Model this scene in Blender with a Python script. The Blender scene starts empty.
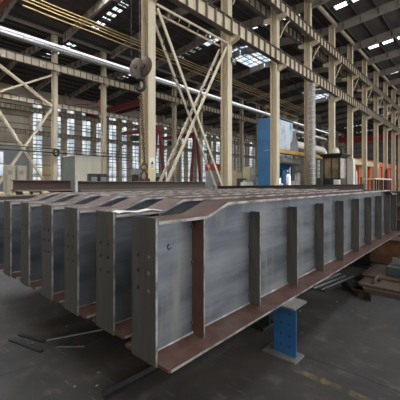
import bpy, bmesh, math, random
from mathutils import Vector, Matrix

random.seed(7)
scene = bpy.context.scene
COL = scene.collection
V = Vector
# World axes: X runs along the hall (girders, crane beams), Y runs across the aisles, Z up, floor at 0.

# ------------------------------------------------------------------ materials
def new_mat(name):
    m = bpy.data.materials.new(name)
    m.use_nodes = True
    return m, m.node_tree, m.node_tree.nodes['Principled BSDF']

def mat(name, c1, c2=None, rough=0.6, metal=0.0, scale=4.0, stretch=(1, 1, 1), detail=6.0, lo=0.35, hi=0.65,
        c3=None, scale3=1.5, lo3=0.55, hi3=0.7, bump=0.0, spec=0.5, stretch3=(1, 1, 1), bscale=None):
    m, nt, bs = new_mat(name)
    bs.inputs['Roughness'].default_value = rough
    bs.inputs['Metallic'].default_value = metal
    bs.inputs['Specular IOR Level'].default_value = spec
    if c2 is None:
        bs.inputs['Base Color'].default_value = (*c1, 1)
        return m
    tc = nt.nodes.new('ShaderNodeTexCoord')
    def noise(sc, st):
        mp = nt.nodes.new('ShaderNodeMapping')
        mp.inputs['Scale'].default_value = st
        nt.links.new(tc.outputs['Object'], mp.inputs['Vector'])
        n = nt.nodes.new('ShaderNodeTexNoise')
        n.inputs['Scale'].default_value = sc
        n.inputs['Detail'].default_value = detail
        n.inputs['Roughness'].default_value = 0.6
        nt.links.new(mp.outputs[0], n.inputs['Vector'])
        return n
    def ramp(n, a, b):
        r = nt.nodes.new('ShaderNodeMapRange')
        r.inputs['From Min'].default_value = a
        r.inputs['From Max'].default_value = b
        nt.links.new(n.outputs['Fac'], r.inputs['Value'])
        return r
    n1 = noise(scale, stretch)
    r1 = ramp(n1, lo, hi)
    mx = nt.nodes.new('ShaderNodeMix'); mx.data_type = 'RGBA'
    mx.inputs[6].default_value = (*c1, 1); mx.inputs[7].default_value = (*c2, 1)
    nt.links.new(r1.outputs[0], mx.inputs[0])
    out = mx.outputs[2]
    if c3 is not None:
        n3 = noise(scale3, stretch3)
        r3 = ramp(n3, lo3, hi3)
        m3 = nt.nodes.new('ShaderNodeMix'); m3.data_type = 'RGBA'
        nt.links.new(r3.outputs[0], m3.inputs[0])
        nt.links.new(out, m3.inputs[6]); m3.inputs[7].default_value = (*c3, 1)
        out = m3.outputs[2]
    nt.links.new(out, bs.inputs['Base Color'])
    if bump:
        bp = nt.nodes.new('ShaderNodeBump')
        bp.inputs['Strength'].default_value = bump
        bp.inputs['Distance'].default_value = 0.02
        nb = n1 if bscale is None else noise(bscale, (1, 1, 1))
        nt.links.new(nb.outputs['Fac'], bp.inputs['Height'])
        nt.links.new(bp.outputs[0], bs.inputs['Normal'])
    return m

def glow(name, c1, c2, strength, scale=0.6):
    m, nt, bs = new_mat(name)
    nt.nodes.remove(bs)
    em = nt.nodes.new('ShaderNodeEmission')
    em.inputs['Strength'].default_value = strength
    tc = nt.nodes.new('ShaderNodeTexCoord')
    n = nt.nodes.new('ShaderNodeTexNoise'); n.inputs['Scale'].default_value = scale
    mr = nt.nodes.new('ShaderNodeMapRange'); mr.inputs['From Min'].default_value = 0.38; mr.inputs['From Max'].default_value = 0.62
    mx = nt.nodes.new('ShaderNodeMix'); mx.data_type = 'RGBA'
    mx.inputs[6].default_value = (*c1, 1); mx.inputs[7].default_value = (*c2, 1)
    nt.links.new(tc.outputs['Object'], n.inputs['Vector']); nt.links.new(n.outputs['Fac'], mr.inputs['Value'])
    nt.links.new(mr.outputs[0], mx.inputs[0]); nt.links.new(mx.outputs[2], em.inputs['Color'])
    nt.links.new(em.outputs[0], nt.nodes['Material Output'].inputs['Surface'])
    return m

M = {}
M['web'] = mat('mill_steel_web', (.125, .138, .158), (.305, .325, .35), .38, .5, 2.0, (.45, 6, 2.6), lo=.38, hi=.66, c3=(.32, .31, .275), scale3=2.2, lo3=.52, hi3=.74, stretch3=(2.6, 2, .45))
M['plate'] = mat('mill_steel_plate', (.078, .075, .071), (.108, .104, .099), .5, .35, 5, (4, 4, .35), c3=(.115, .088, .068), scale3=2.5, lo3=.5, hi3=.8)
M['stiff'] = mat('dark_mill_steel', (.085, .08, .072), (.14, .13, .115), .55, .3, 6, (4, 4, .5))
M['rustred'] = mat('red_brown_flange', (.085, .045, .037), (.15, .078, .06), .55, .2, 7, (1, 1, 1), c3=(.14, .11, .092), scale3=2, lo3=.60, hi3=.8, spec=.3)
M['redstiff'] = mat('red_brown_stiffener', (.10, .048, .038), (.15, .075, .058), .6, .15, 8)
M['edge'] = mat('cut_steel_edge', (.46, .44, .41), (.16, .15, .135), .45, .45, 7, lo=.42, hi=.62)
M['weld'] = mat('weld_metal', (.30, .28, .25), (.62, .58, .50), .5, .4, 3.5, lo=.5, hi=.62)
M['hole'] = mat('hole_lining', (.015, .014, .013), rough=.8)
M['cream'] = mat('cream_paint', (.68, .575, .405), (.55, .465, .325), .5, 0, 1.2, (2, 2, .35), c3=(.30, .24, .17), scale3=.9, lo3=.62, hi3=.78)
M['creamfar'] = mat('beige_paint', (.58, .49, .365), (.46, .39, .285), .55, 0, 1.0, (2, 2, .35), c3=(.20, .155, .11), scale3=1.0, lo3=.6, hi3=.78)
M['beamdark'] = mat('brown_flange_paint', (.15, .12, .095), (.09, .072, .058), .6, 0, 2)
M['ribdark'] = mat('rib_paint', (.24, .20, .15), (.16, .13, .10), .6, 0, 2)
M['roof'] = mat('roof_deck', (.085, .076, .066), (.058, .051, .044), .8, 0, .35, (1, 3, 1), c3=(.12, .107, .094), scale3=.12, lo3=.5, hi3=.7)
M['purlin'] = mat('purlin_paint', (.05, .043, .037), (.038, .032, .027), .7, 0, 1)
M['rafter'] = mat('rafter_paint', (.30, .265, .225), (.20, .175, .15), .6, 0, .8)
M['galv'] = mat('galvanised_duct', (.86, .86, .86), (.78, .78, .78), .30, .9, 2, (.6, 3, 3))
M['galvdull'] = mat('dull_spiral_duct', (.42, .40, .36), (.30, .28, .25), .45, .4, 2)
M['gold'] = mat('yellow_conductor', (.66, .47, .22), (.5, .36, .16), .45, .3, 1)
M['crane'] = mat('crane_red', (.19, .028, .022), (.12, .02, .017), .5, 0, .8)
M['cranebright'] = mat('crane_bright_red', (.34, .025, .02), (.24, .018, .015), .5, 0, .8)
M['orange'] = mat('orange_paint', (.80, .17, .04), (.60, .11, .03), .5, 0, .6)
M['bluestand'] = mat('blue_stand_paint', (.024, .115, .30), (.032, .14, .34), .5, 0, 6, c3=(.012, .05, .14), scale3=4, lo3=.55, hi3=.75)
M['bluemach'] = mat('blue_machine_paint', (.03, .155, .33), (.022, .12, .27), .45, 0, .6)
M['peel'] = mat('peeling_blue_paint', (.08, .30, .62), (.80, .85, .88), .5, 0, .9, (1, 1, .45), detail=8, lo=.36, hi=.47)
M['yellow'] = mat('ochre_paint', (.60, .36, .08), (.42, .24, .06), .5, 0, 1.2)
M['paleyel'] = mat('pale_yellow_paint', (.68, .58, .33), (.56, .47, .27), .5, 0, 1.0)
M['dark'] = mat('dark_machine', (.035, .031, .028), (.06, .052, .044), .6, .2, 2)
M['glasswarm'] = mat('warm_reflection_pane', (.32, .24, .13), (.14, .11, .07), .2, 0, 1.5)  # brown tones paint a warm reflection into the panes
M['white'] = mat('white_paint', (.72, .71, .67), (.60, .58, .53), .5, 0, 2)
M['paper'] = mat('white_paper', (.90, .90, .88), (.84, .84, .82), .7, 0, 8, bump=.2)
M['panel'] = mat('cream_panel', (.80, .765, .64), (.70, .67, .55), .5, 0, .9, (3, 3, .3))
M['panelgrey'] = mat('grey_panel', (.17, .18, .175), (.14, .145, .14), .6, 0, .8)
M['cab'] = mat('grey_beige_cabinet', (.52, .465, .36), (.43, .38, .29), .5, 0, 2, (2, 2, .5), c3=(.24, .19, .13), scale3=2.2, lo3=.6, hi3=.75)
M['rust'] = mat('rusted_steel', (.20, .085, .038), (.12, .052, .028), .75, 0, 3, c3=(.27, .13, .06), scale3=1.5, bump=.2)
M['rustdull'] = mat('dull_rusty_plate', (.095, .058, .04), (.06, .04, .03), .75, 0, 4, c3=(.13, .085, .058), scale3=2.2)
M['stockdark'] = mat('dark_brown_stock', (.035, .024, .019), (.055, .04, .032), .75, 0, 2, (.4, 3, 3), spec=.2)
M['stock'] = mat('brown_steel_stock', (.075, .056, .045), (.115, .09, .075), .7, .0, 2, (.4, 3, 3))
M['stockred'] = mat('reddish_steel_stock', (.10, .052, .04), (.065, .04, .032), .7, 0, 2, (.4, 3, 3))
M['slate'] = mat('slate_green_steel', (.05, .065, .066), (.075, .09, .09), .5, .2, 3)
M['bar'] = mat('dark_bar_steel', (.028, .028, .03), (.05, .05, .052), .4, .4, 6)
M['brightbar'] = mat('bright_rod_steel', (.38, .38, .38), (.28, .28, .28), .35, .6, 6)
M['brownhook'] = mat('grimy_hook_steel', (.15, .105, .07), (.085, .06, .042), .55, .3, 5, c3=(.25, .18, .12), scale3=4)
M['chain'] = mat('rusty_chain', (.10, .062, .038), (.06, .04, .026), .6, .4, 20)
M['wood'] = mat('pale_timber', (.58, .47, .31), (.44, .34, .21), .7, 0, 4, (.4, 4, 4))
M['wall'] = mat('beige_wall_panel', (.66, .595, .48), (.50, .45, .37), .7, 0, .5, (1, 1, .2), c3=(.74, .58, .32), scale3=.14, lo3=.55, hi3=.66)  # golden patches put sunlight into the wall colour
M['wallend'] = mat('dim_end_wall', (.20, .18, .15), (.10, .09, .08), .7, 0, .3, (1, .3, 3))
M['girt'] = mat('window_bar', (.22, .195, .16), rough=.6)
M['black'] = mat('black_print', (.012, .012, .012), rough=.6)
M['signwhite'] = mat('sign_white', (.80, .80, .76), rough=.5)
M['signyel'] = mat('sign_yellow', (.75, .62, .12), rough=.5)
M['steelgrey'] = mat('cap_plate_steel', (.27, .255, .235), (.20, .185, .17), .5, .35, 8)
M['tank'] = mat('grey_tank', (.30, .31, .32), (.22, .225, .235), .45, .3, 2)
M['window'] = glow('daylight_pane', (.24, .31, .38), (.76, .81, .84), 0.7, .7)
M['skydim'] = glow('dirty_skylight_panel', (.5, .52, .52), (.32, .33, .33), .35, 1.2)
M['tube'] = glow('trough_line_glow', (.95, .97, 1.0), (.80, .82, .82), .75, .9)
M['skymid'] = glow('bluish_skylight_panel', (.55, .66, .76), (.90, .94, .96), 1.15, .7)
M['skyfill'] = glow('unseen_fill_panel', (.80, .88, .98), (1, 1, 1), 17, .5)  # panes out of view, added to brighten the far aisles
M['lantern'] = glow('ridge_lantern_pane', (.34, .44, .60), (.70, .76, .80), .95, .8)
M['sky'] = glow('skylight_panel', (.78, .88, 1.0), (1, 1, 1), 4.0, .5)  # roof strips, and added unseen ridge panes over the girder aisle

# floor: dark trodden concrete with stains, chalky specks, worn yellow line and slab joints
def floor_material():
    m, nt, bs = new_mat('workshop_floor')
    L = nt.links.new
    geo = nt.nodes.new('ShaderNodeTexCoord')
    def noise(sc, det=8, st=(1, 1, 1)):
        mp = nt.nodes.new('ShaderNodeMapping'); mp.inputs['Scale'].default_value = st
        L(geo.outputs['Object'], mp.inputs['Vector'])
        n = nt.nodes.new('ShaderNodeTexNoise'); n.inputs['Scale'].default_value = sc; n.inputs['Detail'].default_value = det
        n.inputs['Roughness'].default_value = .62
        L(mp.outputs[0], n.inputs['Vector']); return n.outputs['Fac']
    def rng(x, a, b, c=0.0, d=1.0):
        r = nt.nodes.new('ShaderNodeMapRange')
        for k, v in zip(('From Min', 'From Max', 'To Min', 'To Max'), (a, b, c, d)): r.inputs[k].default_value = v
        L(x, r.inputs['Value']); return r.outputs[0]
    def mixc(f, a, b):
        x = nt.nodes.new('ShaderNodeMix'); x.data_type = 'RGBA'
        L(f, x.inputs[0])
        for i, s in ((6, a), (7, b)):
            if isinstance(s, tuple): x.inputs[i].default_value = (*s, 1)
            else: L(s, x.inputs[i])
        return x.outputs[2]
    def mth(op, a, b=None):
        x = nt.nodes.new('ShaderNodeMath'); x.operation = op
        for i, s in enumerate((a, b)):
            if s is None: continue
            if isinstance(s, (int, float)): x.inputs[i].default_value = s
            else: L(s, x.inputs[i])
        return x.outputs[0]
    c = mixc(rng(noise(.9), .35, .65), (.038, .035, .0335), (.072, .062, .055))
    c = mixc(rng(noise(.33), .5, .66), c, (.030, .030, .032))
    c = mixc(rng(noise(5, 10), .56, .72), c, (.10, .09, .08))
    c = mixc(rng(noise(30, 3), .70, .76), c, (.20, .19, .175))
    sx = nt.nodes.new('ShaderNodeSeparateXYZ'); L(geo.outputs['Object'], sx.inputs[0])
    x, y = sx.outputs[0], sx.outputs[1]
    def band(v, cc, w):  # 1 inside |v-c|<w
        return mth('LESS_THAN', mth('ABSOLUTE', mth('SUBTRACT', v, cc)), w)
    wob = mth('MULTIPLY', mth('SUBTRACT', noise(1.7, 2), .5), .10)
    xw = mth('ADD', x, wob)
    joint = mth('MULTIPLY', band(xw, 2.87, .006), mth('LESS_THAN', y, 1.6))
    j2 = band(mth('ADD', y, wob), -.35, .005)
    j3 = mth('MULTIPLY', band(mth('ADD', mth('MULTIPLY', x, .25), mth('ADD', y, wob)), 3.25, .006), mth('LESS_THAN', x, 1.15))
    c = mixc(mth('MAXIMUM', joint, mth('MAXIMUM', j2, j3)), c, (.014, .013, .013))
    yl = mth('MULTIPLY', band(x, 2.60, .035), mth('LESS_THAN', y, 1.30))
    c = mixc(mth('MULTIPLY', yl, rng(noise(9, 6), .44, .66, 0, .55)), c, (.30, .21, .07))
    scr = mth('MULTIPLY', rng(noise(2.2, 3, (16, 1.1, 1)), .63, .68), .6)
    c = mixc(scr, c, (.17, .155, .14))
    L(c, bs.inputs['Base Color'])
    L(rng(noise(1.3), .3, .7, .42, .75), bs.inputs['Roughness'])
    bs.inputs['Specular IOR Level'].default_value = .35
    bp = nt.nodes.new('ShaderNodeBump'); bp.inputs['Strength'].default_value = .25; bp.inputs['Distance'].default_value = .01
    L(noise(14, 6), bp.inputs['Height']); L(bp.outputs[0], bs.inputs['Normal'])
    return m
M['floor'] = floor_material()

# ------------------------------------------------------------------ mesh helpers
class MB:
    """Collects shapes (given in world or local coordinates), then becomes ONE mesh object."""
    def __init__(s): s.v = []; s.f = []; s.mi = []
    def add(s, vs, fs, mi=0):
        b = len(s.v); s.v += [V(p) for p in vs]
        for f in fs: s.f.append([b + i for i in f]); s.mi.append(mi)
        return s
    def box(s, x0, x1, y0, y1, z0, z1, mi=0, ends=None):
        vs = [(x0, y0, z0), (x1, y0, z0), (x1, y1, z0), (x0, y1, z0), (x0, y0, z1), (x1, y0, z1), (x1, y1, z1), (x0, y1, z1)]
        return s.add(vs, [(0, 3, 2, 1), (4, 5, 6, 7), (0, 1, 5, 4), (1, 2, 6, 5), (2, 3, 7, 6), (3, 0, 4, 7)], mi)
    def bar(s, p, q, w, h, up=(0, 0, 1), mi=0):
        p, q, up = V(p), V(q), V(up)
        d = (q - p).normalized()
        a = d.cross(up)
        if a.length < 1e-4: a = d.cross(V((1, 0, 0)))
        a.normalize(); b = a.cross(d)
        vs = [c + a * (i * w / 2) + b * (j * h / 2) for c in (p, q) for i, j in ((-1, -1), (1, -1), (1, 1), (-1, 1))]
        return s.add(vs, [(0, 3, 2, 1), (4, 5, 6, 7), (0, 1, 5, 4), (1, 2, 6, 5), (2, 3, 7, 6), (3, 0, 4, 7)], mi)
    def ibar(s, p, q, h, w, tw=.012, tf=.02, up=(0, 0, 1), mi=0):
        """I section from p to q (centre line), depth h, flange width w."""
        p, q, up = V(p), V(q), V(up)
        d = (q - p).normalized(); a = d.cross(up).normalized(); b = a.cross(d)
        o = [(-w/2, -h/2), (w/2, -h/2), (w/2, -h/2+tf), (tw/2, -h/2+tf), (tw/2, h/2-tf), (w/2, h/2-tf), (w/2, h/2), (-w/2, h/2), (-w/2, h/2-tf), (-tw/2, h/2-tf), (-tw/2, -h/2+tf), (-w/2, -h/2+tf)]
        return s.prism(p, q, a, b, o, mi)
    def prism(s, p, q, a, b, o, mi=0):
        n = len(o)
        vs = [c + a * x + b * y for c in (V(p), V(q)) for x, y in o]
        fs = [tuple(range(n))[::-1], tuple(range(n, 2 * n))] + [(i, (i + 1) % n, n + (i + 1) % n, n + i) for i in range(n)]
        return s.add(vs, fs, mi)
    def angle(s, p, q, w, t=.012, up=(0, 0, 1), flip=1, mi=0):
        p, q, up = V(p), V(q), V(up)
        d = (q - p).normalized(); a = d.cross(up)
        if a.length < 1e-4: a = d.cross(V((1, 0, 0)))
        a = a.normalized() * flip; b = a.cross(d) * flip
        return s.prism(p, q, a, b, [(0, 0), (w, 0), (w, t), (t, t), (t, w), (0, w)], mi)
    def tube(s, pts, r, n=10, mi=0, radii=None, cap=True):
        pts = [V(p) for p in pts]; rings = []
        prev = None
        for i, p in enumerate(pts):
            d = (pts[min(i + 1, len(pts) - 1)] - pts[max(i - 1, 0)]).normalized()
            ref = V((0, 0, 1)) if abs(d.z) < .9 else V((1, 0, 0))
            a = d.cross(ref).normalized() if prev is None else (prev - d * prev.dot(d)).normalized()
            prev = a; b = d.cross(a)
            rr = radii[i] if radii else r
            rings.append([p + a * (rr * math.cos(2 * math.pi * k / n)) + b * (rr * math.sin(2 * math.pi * k / n)) for k in range(n)])
        base = len(s.v)
        for R in rings: s.v += R
        for i in range(len(pts) - 1):
            for k in range(n):
                k2 = (k + 1) % n
                s.f.append([base + i * n + k, base + i * n + k2, base + (i + 1) * n + k2, base + (i + 1) * n + k]); s.mi.append(mi)
        if cap:
            s.f.append([base + k for k in range(n)][::-1]); s.mi.append(mi)
            s.f.append([base + (len(pts) - 1) * n + k for k in range(n)]); s.mi.append(mi)
        return s
    def lathe(s, c, axis, prof, n=20, mi=0):
        """prof: (along axis, radius)."""
        c, ax = V(c), V(axis).normalized()
        ref = V((0, 0, 1)) if abs(ax.z) < .9 else V((1, 0, 0))
        a = ax.cross(ref).normalized(); b = ax.cross(a)
        base = len(s.v); m = len(prof)
        for t, r in prof:
            r = max(r, 1e-4)
            s.v += [c + ax * t + a * (r * math.cos(2 * math.pi * k / n)) + b * (r * math.sin(2 * math.pi * k / n)) for k in range(n)]
        for i in range(m - 1):
            for k in range(n):
                k2 = (k + 1) % n
                s.f.append([base + i * n + k, base + i * n + k2, base + (i + 1) * n + k2, base + (i + 1) * n + k]); s.mi.append(mi)
        s.f.append([base + k for k in range(n)][::-1]); s.f.append([base + (m - 1) * n + k for k in range(n)]); s.mi += [mi, mi]
        return s
    def ring(s, c, axis, R, r, n=16, k=6, mi=0, sx=1.0, up=None, a0=0, a1=2 * math.pi):
        c, ax = V(c), V(axis).normalized()
        a = (V(up) if up else V((0, 0, 1)) if abs(ax.z) < .9 else V((1, 0, 0)))
        a = (a - ax * a.dot(ax)).normalized(); b = ax.cross(a)
        full = abs(a1 - a0 - 2 * math.pi) < 1e-6
        m = n if full else n + 1
        base = len(s.v)
        for i in range(m):
            t = a0 + (a1 - a0) * i / n
            o = c + a * (R * math.cos(t)) + b * (R * sx * math.sin(t))
            rad = (a * math.cos(t) + b * math.sin(t))
            for j in range(k):
                u = 2 * math.pi * j / k
                s.v.append(o + rad * (r * math.cos(u)) + ax * (r * math.sin(u)))
        for i in range(n):
            i2 = (i + 1) % m
            for j in range(k):
                j2 = (j + 1) % k
                s.f.append([base + i * k + j, base + i2 * k + j, base + i2 * k + j2, base + i * k + j2]); s.mi.append(mi)
        return s
    def poly(s, pts, d, mi=0):
        """planar polygon pts extruded by vector d."""
        n = len(pts); d = V(d)
        vs = [V(p) for p in pts] + [V(p) + d for p in pts]
        return s.add(vs, [tuple(range(n))[::-1], tuple(range(n, 2 * n))] + [(i, (i + 1) % n, n + (i + 1) % n, n + i) for i in range(n)], mi)
    def mesh(s, name, mats, off=V((0, 0, 0))):
        me = bpy.data.meshes.new(name)
        me.from_pydata([tuple(p - off) for p in s.v], [], s.f)
        for m_ in (mats if isinstance(mats, (list, tuple)) else [mats]): me.materials.append(m_)
        me.polygons.foreach_set('material_index', s.mi)
        bm = bmesh.new(); bm.from_mesh(me); bmesh.ops.recalc_face_normals(bm, faces=bm.faces); bm.to_mesh(me); bm.free()
        return me
    def build(s, name, mats, parent=None, smooth=False, bevel=0, base=None):
        off = parent_world(parent) if parent else (V(base) if base else s.base())
        me = s.mesh(name, mats, off)
        if smooth:
            for p in me.polygons: p.use_smooth = True
            try: me.set_sharp_from_angle(angle=math.radians(40))
            except Exception: pass
        o = bpy.data.objects.new(name, me); COL.objects.link(o)
        if parent: o.parent = parent
        else: o.location = off
        if bevel:
            b = o.modifiers.new('bevel', 'BEVEL'); b.width = bevel; b.segments = 2; b.limit_method = 'ANGLE'
        return o
    def base(s):
        xs = [p.x for p in s.v]; ys = [p.y for p in s.v]; zs = [p.z for p in s.v]
        return V(((min(xs) + max(xs)) / 2, (min(ys) + max(ys)) / 2, min(zs)))

def parent_world(o):
    p = V((0, 0, 0))
    while o is not None: p = p + o.location; o = o.parent
    return p

def tag(o, label=None, cat=None, group=None, kind=None):
    if label: o['label'] = label
    if cat: o['category'] = cat
    if group: o['group'] = group
    if kind: o['kind'] = kind
    return o
def thing(name, loc, label, cat, group=None):
    o = bpy.data.objects.new(name, None); o.empty_display_size = .2
    COL.objects.link(o); o.location = loc
    return tag(o, label, cat, group)
def dup(root, loc, label=None, rotz=None, group=None):
    r = root.copy(); COL.objects.link(r); r.location = loc
    if rotz is not None: r.rotation_euler = (0, 0, rotz)
    if label: r['label'] = label
    if group: r['group'] = group
    for ch in list(root.children):
        c = ch.copy(); COL.objects.link(c); c.parent = r
        for g in list(ch.children):
            d = g.copy(); COL.objects.link(d); d.parent = c
    return r
def struct(o): o['kind'] = 'structure'; return o
ORD = ['first', 'second', 'third', 'fourth', 'fifth', 'sixth', 'seventh', 'eighth', 'ninth', 'tenth', 'eleventh', 'twelfth', 'thirteenth',
       'fourteenth', 'fifteenth', 'sixteenth', 'seventeenth', 'eighteenth', 'nineteenth', 'twentieth', 'twenty-first', 'twenty-second']

# ------------------------------------------------------------------ key dimensions
HALL_X0, HALL_X1 = -9.0, 121.0
ROW = [11.7, 35.0, 58.0]
VAL, PITCH = 18.35, .085
RIDGE = [0.0, 23.35, 46.5]
def roof_z(y):
    if y <= 11.7: return VAL + PITCH * (11.7 - abs(y))
    if y <= 35.0: return VAL + PITCH * (11.65 - abs(y - 23.35))
    return VAL + PITCH * (11.5 - abs(y - 46.5))

# ------------------------------------------------------------------ setting: floor, walls, roof
fl = MB().box(HALL_X0 - 6, HALL_X1, -16, 59.5, -.3, 0).build('floor', M['floor'], base=(0, 0, 0)); struct(fl)
wn = 0
SKY_X = [17.4 + 12 * k for k in range(-2, 9)]
NO_SKY = {(3, 1), (2, 0), (2, 1), (4, 1)}
ce = MB()
edges = [-12.5, 0.0, 11.7, 23.35, 35.0, 46.5, 59.0]
STRIPS = {0: (-11, -1.5), 1: (1.5, 10.7), 2: (13.2, 20.5), 3: (25.4, 31.8), 4: (36.2, 45.2), 5: (48.2, 56.5)}
SW = [.6, .36, .45, .45, .5, .5]
def sky_xs(k):
    return [x + (1.4 if k < 2 else 0) for x in SKY_X if not (k == 0 and x > 40 or k == 5 and x < 60)]
for k in range(6):
    y0, y1 = edges[k], edges[k + 1]
    s0, s1 = STRIPS[k]
    xs = sorted([HALL_X0, HALL_X1] + [x - SW[k] - .02 for x in sky_xs(k)] + [x + SW[k] + .02 for x in sky_xs(k)])
    for i in range(len(xs) - 1):
        x0, x1 = xs[i], xs[i + 1]
        gap = x1 - x0 < 1.3
        for a, b in ([(y0, s0), (s1, y1)] if gap else [(y0, y1)]):
            ce.poly([(x0, a, roof_z(a)), (x1, a, roof_z(a)), (x1, b, roof_z(b)), (x0, b, roof_z(b))], (0, 0, .12))
ceil = struct(ce.build('ceiling', M['roof'], base=(0, 0, VAL)))
pn = 0
for k in range(6):
    y0, y1 = edges[k], edges[k + 1]
    for j in range(7):
        y = y0 + (y1 - y0) * (j + .5) / 7
        z = roof_z(y)
        MB().box(HALL_X0, HALL_X1, y - .04, y + .04, z - .24, z - .005).build('purlin', M['purlin'], ceil)
# translucent roof strips running across the aisles, every second frame
for k in range(6):
    s0, s1 = STRIPS[k]
    for x in sky_xs(k):
        wn += 1
        w = struct(MB().poly([(x - SW[k], s0, roof_z(s0) + .02), (x + SW[k], s0, roof_z(s0) + .02), (x + SW[k], s1, roof_z(s1) + .02), (x - SW[k], s1, roof_z(s1) + .02)], (0, 0, .03)).build('window_%d' % wn, M['skydim' if (k == 3 and 28 < x < 31) else 'sky' if k < 2 else 'skymid']))
        fb = MB()
        n = 6
        for q in range(n + 1):
            y = s0 + (s1 - s0) * q / n
            z = roof_z(y)
            fb.box(x - SW[k] - .02, x + SW[k] + .02, y - .22, y + .22, z - .12, z + .015)
        fb.bar((x, s0, roof_z(s0) - .03), (x, s1, roof_z(s1) - .03), .07, .08)
        fb.build('window_frame', M['purlin'], w)
# sloping ridge lantern panes; those out of view are added to light the aisles
for (rc, x0, x1) in [(23.35, 27.4, 29.6), (23.35, 32.8, 41.0), (23.35, 57, 65), (23.35, -6, 3), (23.35, 5, 16), (46.5, -7, 0), (46.5, 1, 8)] + [(0.0, -6 + 13 * i, 5 + 13 * i) for i in range(8)]:
    for sy in (-1, 1):
        wn += 1
        y0, y1 = rc + sy * .15, rc + sy * (2.3 if rc else 1.3)
        z0, z1 = roof_z(rc) - .20, roof_z(rc) - .42
        w = struct(MB().poly([(x0, y0, z0), (x1, y0, z0), (x1, y1, z1), (x0, y1, z1)], (0, 0, .03)).build('window_%d' % wn, M['lantern' if rc > 20 and x0 > 20 else 'skyfill' if rc > 20 else 'sky']))
        fb = MB()
        n = max(2, round((x1 - x0) / 1.35))
        for q in range(n + 1):
            x = x0 + (x1 - x0) * q / n
            fb.bar((x, y0, z0 - .03), (x, y1, z1 - .03), .12, .06)
        for q in range(4):
            t = q / 3
            fb.bar((x0, y0 + (y1 - y0) * t, z0 + (z1 - z0) * t - .03), (x1, y0 + (y1 - y0) * t, z0 + (z1 - z0) * t - .03), .06, .05)
        fb.build('window_frame', M['girt'], w)

# far long wall with tall window strips either side of every column
WY = 58.9
bays = [(8 + 6 * i) for i in range(19)]
MB_w = MB()
GL = []
MB_w.box(HALL_X0, 8, WY, WY + .25, 0, VAL + .6)
for x in bays:
    a0, a1, b0, b1 = x + .45, x + 2.2, x + 3.8, x + 5.55
    z0, z1 = 1.2, 15.8
    for (c, d) in ((x, a0), (a1, b0), (b1, x + 6)): MB_w.box(c, d, WY, WY + .25, 0, VAL + .6)
    if x < 20:
        MB_w.box(a0, a1, WY, WY + .25, 0, VAL + .6); MB_w.box(b0, b1, WY, WY + .25, 0, VAL + .6)
        continue
    for (c, d) in ((a0, a1), (b0, b1)):
        MB_w.box(c, d, WY, WY + .25, 0, z0); MB_w.box(c, d, WY, WY + .25, z1, VAL + .6)
        GL.append((c, d, z0, z1))
MB_w.box(bays[-1] + 6, HALL_X1, WY, WY + .25, 0, VAL + .6)
struct(MB_w.build('wall_back', M['wall'], base=(0, WY, 0)))
for (c, d, z0, z1) in GL:
    if c > 96: continue
    wn += 1
    w = struct(MB().box(c, d, WY + .10, WY + .14, z0, z1).build('window_%d' % wn, M['window']))
    fb = MB()
    n = 9
    for q in range(n + 1):
        z = z0 + (z1 - z0) * q / n
        fb.box(c, d, WY + .02, WY + .10, z - .07, z + .07)
    fb.box((c + d) / 2 - .04, (c + d) / 2 + .04, WY + .03, WY + .09, z0, z1)
    fb.build('window_frame', M['girt'], w)
for k, z in enumerate([3.1, 4.9, 6.7, 8.5, 11.9, 13.2, 16.4]):
    struct(MB().box(HALL_X0, 110, WY - .12, WY - .005, z - .07, z + .07).build('trim_%d' % (k + 1), M['girt']))
ew = MB().box(HALL_X1, HALL_X1 + .3, -16, 59.2, 0, 19.6)
struct(ew.build('wall_end', M['wallend'], base=(HALL_X1, 20, 0)))
nw = MB().box(HALL_X0 - .3, HALL_X0, -12, 59.2, 0, 19.6)  # unseen wall, added so light comes mostly from the open side
struct(nw.build('wall_near_unseen', M['wall'], base=(HALL_X0, 20, 0)))

# ------------------------------------------------------------------ columns
def column_parts(root, m, h, brackets, dep=.55, wid=.42):
    """local coordinates: base at origin; web runs across the aisle (y)."""
    o = root.location
    c = MB()
    c.box(o.x - .012, o.x + .012, o.y - dep/2 + .022, o.y + dep/2 - .022, .03, h)
    c.build('web', m, root)
    for s in (-1, 1):
        y = o.y + s * (dep / 2 - .011)
        MB().box(o.x - wid/2, o.x + wid/2, y - .011, y + .011, .03, h).build('flange', m, root)
    MB().box(o.x - .36, o.x + .36, o.y - .42, o.y + .42, 0, .03).build('base_plate', M['beamdark'], root)
    for (s, z) in brackets:
        b = MB()
        y0 = o.y + s * dep / 2
        y1 = o.y + s * (dep / 2 + .62)
        for dx in (-.12, .12):
            b.poly([(o.x + dx - .01, y0, z - .42), (o.x + dx - .01, y1, z - .22), (o.x + dx - .01, y1, z - .02), (o.x + dx - .01, y0, z - .02)], (.02, 0, 0))
        b.box(o.x - .2, o.x + .2, min(y0, y1), max(y0, y1), z - .02, z)
        b.build('bracket', m, root)

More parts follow.
